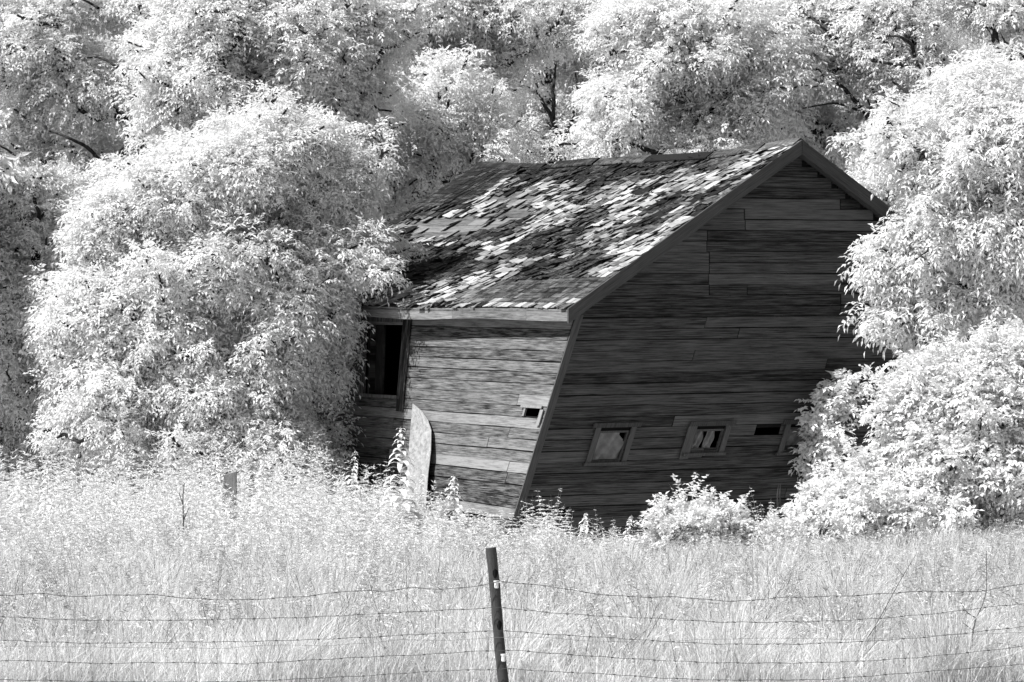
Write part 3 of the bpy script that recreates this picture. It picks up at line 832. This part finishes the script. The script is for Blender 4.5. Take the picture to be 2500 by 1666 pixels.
# front left box-elder, beside the barn
T_('maple_tree', 'broad white-leaved tree reaching the ground beside the left end of the barn', [(600, 520, 230, 170), (430, 600, 210, 170), (800, 560, 170, 160), (330, 790, 190, 150), (600, 800, 210, 190), (680, 790, 90, 120), (400, 990, 240, 150), (630, 960, 120, 130), (540, 1090, 260, 110), (880, 650, 80, 55), (240, 960, 110, 100), (680, 1070, 90, 70), (660, 390, 180, 110), (880, 480, 110, 80), (300, 1080, 150, 80), (180, 800, 80, 45), (250, 600, 80, 60), (470, 430, 140, 100), (230, 700, 90, 50)],
   64.9, 600, 41, carve=-.06, clump=.32, spacing=.39, per=74, leaf=(.055, .10), r0=.018)
# front right tree with drooping sprays over the gable
T_('maple_tree', 'right foreground tree whose pointed leaf sprays hang over the gable wall', [(2490, 320, 210, 160), (2370, 420, 150, 110), (2450, 560, 190, 140), (2300, 600, 90, 50), (2300, 700, 110, 50), (2260, 775, 80, 35), (2440, 720, 110, 80), (2250, 550, 70, 30), (2195, 640, 90, 34, 0, .35), (2200, 765, 85, 32, 0, .35), (2150, 655, 50, 26), (2160, 780, 50, 26), (2270, 655, 90, 32), (2280, 760, 90, 32), (2215, 705, 70, 26), (2160, 615, 45, 16), (2165, 790, 45, 16), (2180, 575, 45, 18), (2170, 680, 50, 18), (2240, 820, 60, 22), (2520, 870, 90, 120), (2220, 320, 80, 40), (2240, 400, 80, 40), (2320, 490, 60, 40)],
   59.0, 2560, 42, limb_y=.0, limbs=[([(2470, 690), (2370, 655), (2270, 650), (2190, 645), (2125, 632)], .02), ([(2470, 790), (2370, 765), (2280, 762), (2200, 768), (2135, 762)], .02), ([(2440, 610), (2330, 580), (2230, 585), (2165, 575)], .016)], clump=.30, spacing=.38, per=66, leaf=(.07, .12), r0=.012, aspect=.36)
# lower right bush
bushA = T_('leafy_bush', 'dense bright bush filling the lower right corner beside the barn', [(2370, 1000, 190, 140), (2480, 980, 200, 150), (2250, 1120, 145, 120), (2420, 1180, 250, 160), (2120, 1225, 120, 90), (2250, 1260, 260, 110), (2010, 1275, 90, 50)],
   56.5, 2330, 43, cat='bush', clump=.30, spacing=.36, per=60, carve=-.4, sat=.25, leaf=(.06, .095), aspect=.55, mat=M_bush, trunk=False, droop=.25, spray=(.12, .22), r0=.008)
bushB = T_('leafy_bush', 'grey shaded leafy shrub overlapping the third gable window', [(2005, 1050, 45, 75), (2050, 965, 45, 50), (1990, 1115, 40, 35)],
   62.35, 2040, 44, cat='bush', clump=.22, spacing=.3, per=42, carve=-10, sat=.1, leaf=(.07, .11), aspect=.55, mat=M_bush, trunk=False, droop=.25, spray=(.12, .22), r0=.007)
bushC = T_('leafy_bush', 'small bush with upright leafy tips in front of the gable wall', [(1705, 1300, 100, 60), (1640, 1300, 60, 45), (1770, 1300, 60, 45), (1840, 1310, 60, 30)],
   56.0, 1710, 45, cat='bush', clump=.17, spacing=.22, per=30, carve=-10, leaf=(.055, .085), aspect=.6, mat=M_bush, trunk=False, droop=.1, spray=(.08, .16), r0=.005, upbias=.9)

def add_shoots(root, pts, Hrange, leaf, seed, spread=.25):
    """upright leafy shoots sticking out of a bush"""
    rr = np.random.default_rng(seed); n = len(pts); O = np.array(pts)
    V, F, t = weed_mesh(O, rr.uniform(*Hrange, n), rr, pairs=9, leaf=leaf, lean_=spread, asp=.55, open_=True)
    link('shoots', np_mesh('shoots', V, F, t), M_bush, root)
add_shoots(bushA, [PX(x, y, 56.3 + q) for (x, y) in ((1935, 1290), (1900, 1310), (1980, 1250), (2040, 1210), (2050, 1160), (2070, 1110), (2110, 1040), (2170, 970), (2220, 930), (2270, 890), (2330, 870), (2400, 850), (2160, 1010), (2090, 1130)) for q in (-.2, 0, .2)], (.2, .5), .085, 71, .5)
add_shoots(bushC, [PX(x, y, 56.0 + q) for (x, y) in ((1640, 1250), (1615, 1275), (1600, 1290), (1665, 1230), (1690, 1220), (1720, 1230), (1745, 1240), (1770, 1240), (1800, 1260), (1825, 1275), (1700, 1250), (1660, 1260)) for q in (-.15, .15)], (.18, .42), .075, 73, .5)

BG = 'trees rising behind the barn'
back = [
 ('tree with a dark forked trunk showing at the upper left', [(300, 60, 170, 110), (180, 200, 170, 110), (420, 230, 100, 100), (90, 330, 150, 90), (60, 80, 180, 130), (420, 60, 120, 90), (250, 380, 90, 60)], 74, 340, dict(r0=.018, carve=-.08, top_px=(340, 170), limb_y=-1.2, limbs=[
    ([(290, 380), (325, 350), (352, 318), (350, 285), (335, 245), (332, 205), (345, 165), (352, 130), (348, 85), (355, 40)], .075), ([(335, 225), (312, 190), (282, 160), (245, 140), (205, 142)], .04), ([(350, 290), (330, 262), (322, 225)], .03),
    ([(250, 400), (215, 360), (165, 335), (120, 320)], .045), ([(60, 395), (30, 375), (-10, 350)], .035), ([(150, 175), (125, 168), (95, 180)], .03), ([(240, 20), (215, 5), (190, -10)], .03)])),
 ('bright full tree above the left foreground tree', [(640, 40, 220, 150), (560, 220, 200, 150), (760, 180, 190, 170), (430, 380, 170, 120), (650, 330, 180, 90), (480, 130, 130, 120), (860, 60, 130, 100)], 71, 640, {}),
 ('bright rounded tree meeting the far left end of the roof', [(980, 300, 170, 120), (860, 400, 150, 120), (1100, 360, 120, 80), (850, 260, 130, 110), (1010, 440, 90, 70), (930, 520, 110, 60), (1150, 290, 90, 80), (1050, 200, 120, 80), (740, 330, 120, 100)], 73.5, 980, {}),
 ('tall pale tree at the top centre left of the dark gap', [(1000, 40, 190, 140), (1160, 120, 130, 110), (1220, 20, 140, 90), (1090, 200, 140, 80), (1250, 180, 70, 70), (1300, 60, 110, 80), (1380, 20, 110, 50)], 77, 1120, {}),
 ('tree with shaded trunks in the dark gap above the ridge', [(1430, 100, 120, 70), (1480, 200, 90, 60), (1390, 40, 150, 50), (1290, 340, 80, 60), (1530, 60, 90, 70), (1450, 330, 60, 60), (1250, 250, 60, 50), (1330, 130, 80, 60), (1430, 170, 60, 50), (1300, 240, 60, 40), (1410, 340, 70, 50), (1330, 300, 50, 40), (1470, 260, 60, 50), (1250, 120, 60, 50), (1440, 270, 50, 40), (1450, 400, 60, 40), (1510, 270, 60, 60), (1240, 420, 50, 40), (1370, 400, 60, 30), (1300, -330, 260, 150)], 80, 1375, dict(fill=.3, carve=-.3, r0=.006, top_px=(1350, 40), limb_y=-1.0, limbs=[  # topmost lobe is unseen canopy, added above the frame to shade the gap
    ([(1372, 440), (1362, 370), (1352, 300), (1350, 220), (1356, 160), (1350, 90), (1362, 20)], .05), ([(1366, 330), (1338, 270), (1310, 225), (1302, 170)], .055), ([(1372, 350), (1400, 290), (1412, 230), (1405, 180)], .05), ([(1520, 90), (1508, 50), (1490, 10)], .05)])),
 ('bright tree directly above the middle of the ridge', [(1620, 250, 170, 110), (1540, 350, 130, 60), (1700, 120, 180, 130), (1800, 270, 140, 100), (1700, 350, 160, 60), (1560, 60, 130, 80), (1850, 130, 130, 110), (1480, 330, 70, 50)], 74.5, 1650, {}),
 ('grey leafed tree with bare dark branches above the gable peak', [(1920, 80, 180, 120), (2010, 220, 160, 100), (1950, 330, 160, 70), (2100, 340, 120, 110), (2110, 170, 120, 100), (1980, 20, 160, 60), (1820, 30, 120, 60)], 76, 2120, dict(carve=-.08, r0=.018, limb_y=-1.2, limbs=[
    ([(2130, 300), (2060, 215), (2000, 180), (1985, 150)], .05), ([(2030, 60), (1985, 45), (1930, 38), (1860, 40)], .03), ([(2070, 130), (2040, 95), (2000, 60), (1950, 20)], .04), ([(2110, 275), (2040, 250), (1960, 265)], .03)])),
 ('tree with dark gaps in the top right corner', [(2230, 60, 170, 120), (2400, 80, 190, 140), (2260, 220, 170, 80), (2470, 230, 120, 90)], 75, 2420, dict(carve=-.05, r0=.018, limb_y=-1.2, limbs=[
    ([(2270, 330), (2250, 270), (2215, 225), (2180, 200)], .06), ([(2240, 165), (2228, 110), (2195, 88), (2150, 90)], .045), ([(2500, 140), (2460, 110), (2440, 80)], .035)])),
 ('shaded grey tree low at the left edge behind the foreground tree', [(60, 540, 170, 140), (60, 760, 170, 140), (190, 680, 110, 130), (90, 960, 190, 150), (200, 880, 100, 100), (-120, 700, 150, 300), (90, 1100, 230, 80), (330, 1120, 200, 60)], 68.0, 40, dict(r0=.02)),
 ('pale tree filling the gap between the roof and the right foreground tree', [(2180, 430, 120, 110), (2280, 330, 110, 100), (2330, 560, 140, 140), (2480, 600, 140, 200), (2400, 850, 160, 120), (2050, 400, 100, 70), (2480, 330, 120, 120)], 70, 2400, {}),
]
for i, (lab, lobes, Y, bpx, kw) in enumerate(back):
    T_('broadleaf_tree', lab, lobes, Y, bpx, 60 + i, group=BG, nl=3, **{**dict(r0=.017, clump=.36, spacing=.45, per=70, leaf=(.06, .105), aspect=.45, mat=M_leaf_b, spray=(.14, .28)), **kw})
# unseen tree added left of the frame, its lobes set to cast shade
T_('broadleaf_tree', 'tall tree standing just outside the left edge and shading the undergrowth', [(-560, 200, 300, 250), (-700, 400, 300, 250), (-350, 350, 200, 170), (-350, 550, 170, 170), (-560, 200, 300, 250, -2.2), (-420, 400, 240, 220, -2.2), (-620, 160, 230, 230, -2.4)], 67.5, -520, 90, group=BG, clump=.55, spacing=.6, per=60, carve=-.3, leaf=(.16, .24), mat=M_leaf_b, r0=.02)

# dense wood further back, read as one mass
def far_wood():
    r = np.random.default_rng(99); m = 110000
    X = r.uniform(-24, 26, m); Yy = r.uniform(84, 100, m); top = 15 + 2.0 * np.sin(X * .6) + 1.5 * np.sin(X * 1.7 + Yy)
    Z = r.uniform(-.2, 1, m) * (top + 4); Yy = Yy - np.clip((Z - 9) * 1.0, 0, 6)  # upper canopy pushed forward as an unseen overhang, added to shade the wood below
    O = np.stack([X, Yy, Z], -1); cl = np.sin(X * 1.9 + Z * 1.3) + np.sin(Z * 2.3 - X * .9 + Yy) + np.sin(Yy * 1.7 + X)
    O = O[cl > -.9]; D = r.normal(0, 1, O.shape) + [0, -.4, 0]
    V, F, tone = sprays(O, D, r.uniform(.25, .4, len(O)), r, nl=3, leaf=(.14, .22), droop=.5)
    return np_mesh('wood', V, F, tone)
o = link('distant_woodland', far_wood(), M_leaf_b); tag(o, 'dim mass of woodland filling the gaps behind the trees', 'woodland', kind='stuff')

# ------------------------------------------------------------------ weeds and grass
def add_weeds(name, label, X, Y, H, r, kind=None, mat=None, **k):
    O = np.stack([X, Y, ground_z(Y) - .02], -1)
    V, F, t = weed_mesh(O, H, r, **k); o = link(name, np_mesh(name, V, F, t), mat or M_weed)
    return tag(o, label, 'weeds', kind=kind)

r = np.random.default_rng(200)
# thick belt of tall forbs on the left, under the trees
m = 6200; Y = 44 + 19 * r.random(m) ** 1.2; X = r.uniform(-11, -.15, m)
edge = np.interp(X, [-11, -4, -2.2, -1.2, -.2], [1, 1, .9, .65, .35])
H = (r.uniform(.55, 1.0, m) * np.interp(Y, [44, 50, 54, 60], [.55, .85, 1.25, 1.5])) * edge * (1 + .22 * np.sin(X * 2.3 + Y * .4) * np.sin(X * .9 - Y))
keep = (Y < 58.5) | (Y < 59.5 - X * 1.35)
add_weeds('weeds', 'thick belt of tall pale weeds under the left tree and along the long wall', X[keep], Y[keep], H[keep], r, kind='stuff', pairs=9, leaf=.13)
# right belt
m = 1500; Y = r.uniform(46, 57, m); X = r.uniform(3.2, 11, m); H = r.uniform(.5, 1.0, m) * np.interp(Y, [46, 50, 57], [.35, .5, .85]) * np.interp(X, [3.2, 5, 8], [.45, .8, 1.1])
add_weeds('weeds', 'pale weeds growing thickly at the foot of the right bush', X, Y, H, r, kind='stuff', pairs=8, leaf=.11, asp=.4)
# low fringe in front of the gable wall
m = 2300; Y = r.uniform(48, 58.6, m); X = r.uniform(-.5, 4.6, m); H = r.uniform(.16, .42, m) * r.choice([1, 1, 1.3, 2.0], m, p=[.4, .28, .2, .12]) * (1 + .5 * np.sin(X * 4.1) * np.sin(X * 1.7 + 1))
add_weeds('weeds', 'low ragged weeds along the foot of the gable wall', X, Y, H, r, kind='stuff', pairs=8, leaf=.08)

m = 90; X = r.uniform(-3.4, -.1, m); Y = r.uniform(56.4, 58.3, m); H = r.uniform(.55, 1.15, m) * np.interp(X, [-3.4, -1.5, -.1], [1.1, .95, .6])
add_weeds('weeds', 'feathery upright weeds in front of the pale plank and lit wall', X, Y, H, r, kind='stuff', pairs=15, leaf=.17, asp=.26, whorl=True, lean_=.08)
m = 80; X = r.uniform(-.3, 4.5, m); Y = r.uniform(55.5, 58.0, m); H = r.uniform(.35, .85, m) * (.8 + .4 * np.sin(X * 3.7))
add_weeds('weeds', 'ragged leafy stems poking up against the dark gable foot', X, Y, H, r, kind='stuff', pairs=12, leaf=.13, asp=.34, whorl=True, lean_=.16)

# single tall nettle-like weeds standing against the dark wall
ind = [(862, 1098, 57.2, .21, 'slender pointed nettle left of the pale leaning plank, against the shaded wall'),
       (975, 1042, 57.0, .34, 'tallest drooping nettle directly in front of the pale leaning plank'),
       (1108, 1160, 57.4, .26, 'feathery tall weed right of the pale leaning plank'),
       (1335, 1262, 56.8, .18, 'leafy weed rising by the front corner of the barn'),
       (1436, 1252, 56.6, .16, 'narrow curled weed in front of the gable, below the first window'),
       (1541, 1258, 56.8, .12, 'thin spiky weed between the gable foot and the small round bush'),
       (530, 1098, 55.5, .18, 'pale nettle just left of the squat grey post'),
       (640, 1085, 55.5, .17, 'pale nettle right of the squat grey post'),
       (48, 1112, 55.0, .18, 'star-topped nettle nearest the left edge'),
       (118, 1113, 55.0, .18, 'second star-topped nettle from the left edge'),
       (1910, 1165, 57.0, .05, 'dry grass-like stalk against the dark wall beside the right bush')]
def nettle(px, py, Yq, lf, seed, foot_dx=-.03):
    rr = np.random.default_rng(seed); top = PX(px, py, Yq); gz = float(ground_z(Yq)); Hh = top[2] - gz; mb = MB()
    def at(t): return np.array([top[0] + foot_dx * (1 - t) + .03 * math.sin(t * 3 + seed), Yq, gz + Hh * t])
    add_tube(mb, [at(t) for t in np.linspace(0, 1, 10)], np.linspace(.008, .002, 10), 5, .3)
    z = .18; k = 0
    while z < .985:
        f = (1 - z); ln = lf * (.18 + 1.35 * min(1, f * 1.5) ** .8) * rr.uniform(.75, 1.2)
        for q in range(2):
            an = k * 1.5708 + q * math.pi + rr.normal(0, .35) + .4; hd = np.array([math.cos(an), math.sin(an), 0]); wdv = np.array([-math.sin(an), math.cos(an), 0])
            el = rr.uniform(.35, .75); p = at(z); V = []; n = 6; wid = ln * rr.uniform(.11, .16)
            for i_ in range(n):
                t = i_ / (n - 1); a_ = el - 2.0 * t; V_w = wid * math.sin(math.pi * (.12 + .88 * t)) ** .7
                V += [p - wdv * V_w, p + wdv * V_w]; p = p + (hd * math.cos(a_) + np.array([0, 0, math.sin(a_)])) * ln / (n - 1)
            mb.add(V, [[2 * i_, 2 * i_ + 1, 2 * i_ + 3, 2 * i_ + 2] for i_ in range(n - 1)], float(np.clip(rr.normal(.7, .2), 0, 1)))
        z += rr.uniform(.5, 1.1) * (.045 * f + .012); k += 1
    return mb
for i, (px, py, Yq, lf, lab) in enumerate(ind):
    if i == 10:
        mb = MB(); rr = np.random.default_rng(5); b0 = PX(1895, 1320, Yq)
        for q in range(9):
            tp_ = PX(px - q * 16 + rr.normal(0, 6), py + q * 14 + abs(rr.normal(0, 12)), Yq + rr.normal(0, .1)); b1 = b0 + [rr.normal(0, .06), 0, 0]
            add_tube(mb, [b1, b1 * .5 + tp_ * .5 + [.02, 0, 0], b1 * .2 + tp_ * .8, tp_], [.003, .004, .010, .001], 5, .3)
        o = mb.build('dry_stalk', M_post)
    else:
        o = nettle(px, py, Yq, lf, 300 + i).build('nettle', M_weed)
    tag(o, lab, 'weed', 'tall weeds standing above the undergrowth')

# grass
def grass(m, X, Y, H, r, wd=.006, name='grass', label='', tone_mu=.64, seed_heads=False):
    gz = ground_z(Y) - .02; lx = r.normal(.12, .38, m); ly = r.normal(0, .35, m); an = r.uniform(0, np.pi, m)
    an = np.where(r.random(m) < .6, r.normal(0, .5, m), an)
    sx, sy = np.cos(an) * wd * .5, np.sin(an) * wd * .5; Vs = []
    for t, wf in ((0, 1), (.45, .9), (.8, .55), (1, .05)):
        cx = X + lx * H * t ** 2.2; cy = Y + ly * H * t ** 2.2; cz = gz + H * (t - .12 * t ** 3 * (np.abs(lx) + np.abs(ly)) * 2)
        Vs.append(np.stack([cx - sx * wf, cy - sy * wf, cz], -1)); Vs.append(np.stack([cx + sx * wf, cy + sy * wf, cz], -1))
    V = np.stack(Vs, 1).reshape(-1, 3); k = np.arange(m)[:, None] * 8
    F = np.concatenate([k + [[0, 1, 3, 2]], k + [[2, 3, 5, 4]], k + [[4, 5, 7, 6]]], 1).reshape(-1, 4)
    nz = .5 + .5 * np.sin(X * 2.1 + np.sin(Y * .9)) * np.sin(Y * 1.3 + X * .7)
    tone = np.repeat(np.clip(r.normal(tone_mu, .2, m) + (nz - .5) * .30, 0, 1), 8)
    return np_mesh(name, V, F, tone)
def hmap(X, Y):
    left = np.clip((-X - .5) / 2.5, 0, 1); right = np.clip((X - 3.2) / 2.0, 0, 1)
    mid = np.interp(Y, [33, 42, 46, 50, 54, 60], [.62, .62, .58, .44, .34, .22]) * (1 + .35 * np.sin(X * 5.3 + Y) * np.sin(X * 2.1 - Y * 1.7)); side_ = np.interp(Y, [33, 44, 50, 60], [.62, .65, .65, .7])
    f = np.maximum(left, right); return mid * (1 - f) + side_ * f
r = np.random.default_rng(500); m = 360000
Yg = 30.5 + 28.5 * r.random(m) ** 1.15; Xg = r.uniform(-1, 1, m) * (Yg * .1263 + 1.6)
inb = (Xg > -.3) & (Xg < 6) & (Yg > 59.5)
Xg, Yg = Xg[~inb], Yg[~inb]; m = len(Xg)
H = hmap(Xg, Yg) * r.uniform(.4, 1.1, m) * (1 + .25 * np.sin(Xg * 2.7 + Yg) * np.sin(Yg * .8 - Xg))
o = link('grass', grass(m, Xg, Yg, H, r, wd=.0065), M_grass); tag(o, 'tall pale meadow grass', 'grass', kind='stuff')
# scattered leafy forbs in the meadow
m = 8500; Y = r.uniform(31, 54, m); X = r.uniform(-1, 1, m) * (Y * .1263 + 1.2); cl = np.sin(X * 1.7 + Y) + np.sin(Y * .8 - X * 2.1); k = cl > -.2
add_weeds('meadow_forbs', 'scattered small leafy plants in the meadow grass', X[k], Y[k], (hmap(X, Y) * r.uniform(.5, 1.25, m))[k], r, kind='stuff', pairs=6, leaf=.075, asp=.4)
# darker seed heads and dry stems
m = 5200; Y = r.uniform(31, 56, m); X = r.uniform(-1, 1, m) * (Y * .1263 + 1.2); H = hmap(X, Y) * r.uniform(.8, 1.3, m)
o = link('seed_stalks', grass(m, X, Y, H, r, wd=.008, tone_mu=.0), leaf_mat('dry_stalk', .10, .45, .2)); tag(o, 'darker dry seed stalks scattered through the meadow', 'dry stalks', kind='stuff')

# feathery seed heads standing above the blades, in loose drifts
m = 3400; Y = r.uniform(31, 54, m); X = r.uniform(-1, 1, m) * (Y * .1263 + 1.2); k = (np.sin(X * 2.2 + Y * .9) + np.sin(X * .7 - Y * 1.6)) > .1
X, Y = X[k], Y[k]
add_weeds('seed_heads', 'feathery grass seed heads drifting above the meadow', X, Y, hmap(X, Y) * r.uniform(.9, 1.45, len(X)), r, kind='stuff', mat=leaf_mat('seed_head', .22, .8, .35), pairs=6, leaf=.085, asp=.22, t0=.8, lean_=.3, leaf_tone=.45)

# bare saplings at the right, behind the fence
def twig_thing(name, label, lines, Yt, rad):
    mb = MB(); base = PX(*lines[0][0], Yt)
    for ln_ in lines:
        pts = [PX(x, y, Yt + .05 * math.sin(x * .05)) for x, y in ln_]
        P2 = np.array(pts); tt = np.linspace(0, 1, len(P2)); q = np.linspace(0, 1, len(P2) * 3)
        P3 = np.stack([np.interp(q, tt, P2[:, i]) for i in range(3)], -1)
        add_tube(mb, P3, np.linspace(rad, rad * .35, len(P3)) * (1 if ln_ is lines[0] else .6), 5)
    o = mb.build(name, M_twig); tag(o, label, 'sapling'); return o
twig_thing('bare_sapling', 'thin bare forked sapling behind the fence near the right edge', [[(2362, 1720), (2366, 1615), (2376, 1540), (2383, 1510), (2400, 1475), (2409, 1440), (2408, 1345)], [(2383, 1510), (2360, 1495), (2345, 1470)], [(2366, 1615), (2390, 1585), (2430, 1570), (2475, 1575), (2520, 1590)], [(2376, 1540), (2350, 1520), (2340, 1480)], [(2372, 1575), (2400, 1578), (2440, 1600)], [(2364, 1640), (2340, 1600), (2335, 1560)]], 31.0, .008)
twig_thing('bare_sapling', 'thin leafless stem slanting up to the right across the fence wires', [[(2060, 1720), (2090, 1600), (2130, 1540), (2175, 1460), (2205, 1405), (2236, 1355)], [(2205, 1405), (2188, 1385)], [(2205, 1430), (2225, 1438)]], 31.5, .006)
twig_thing('dead_stem', 'dark upright dead stem in the weeds left of the squat grey post', [[(446, 1420), (444, 1340), (448, 1270), (446, 1215), (450, 1180)], [(448, 1270), (462, 1240)], [(446, 1230), (436, 1200)]], 52.5, .016)
print('leaflets', total)
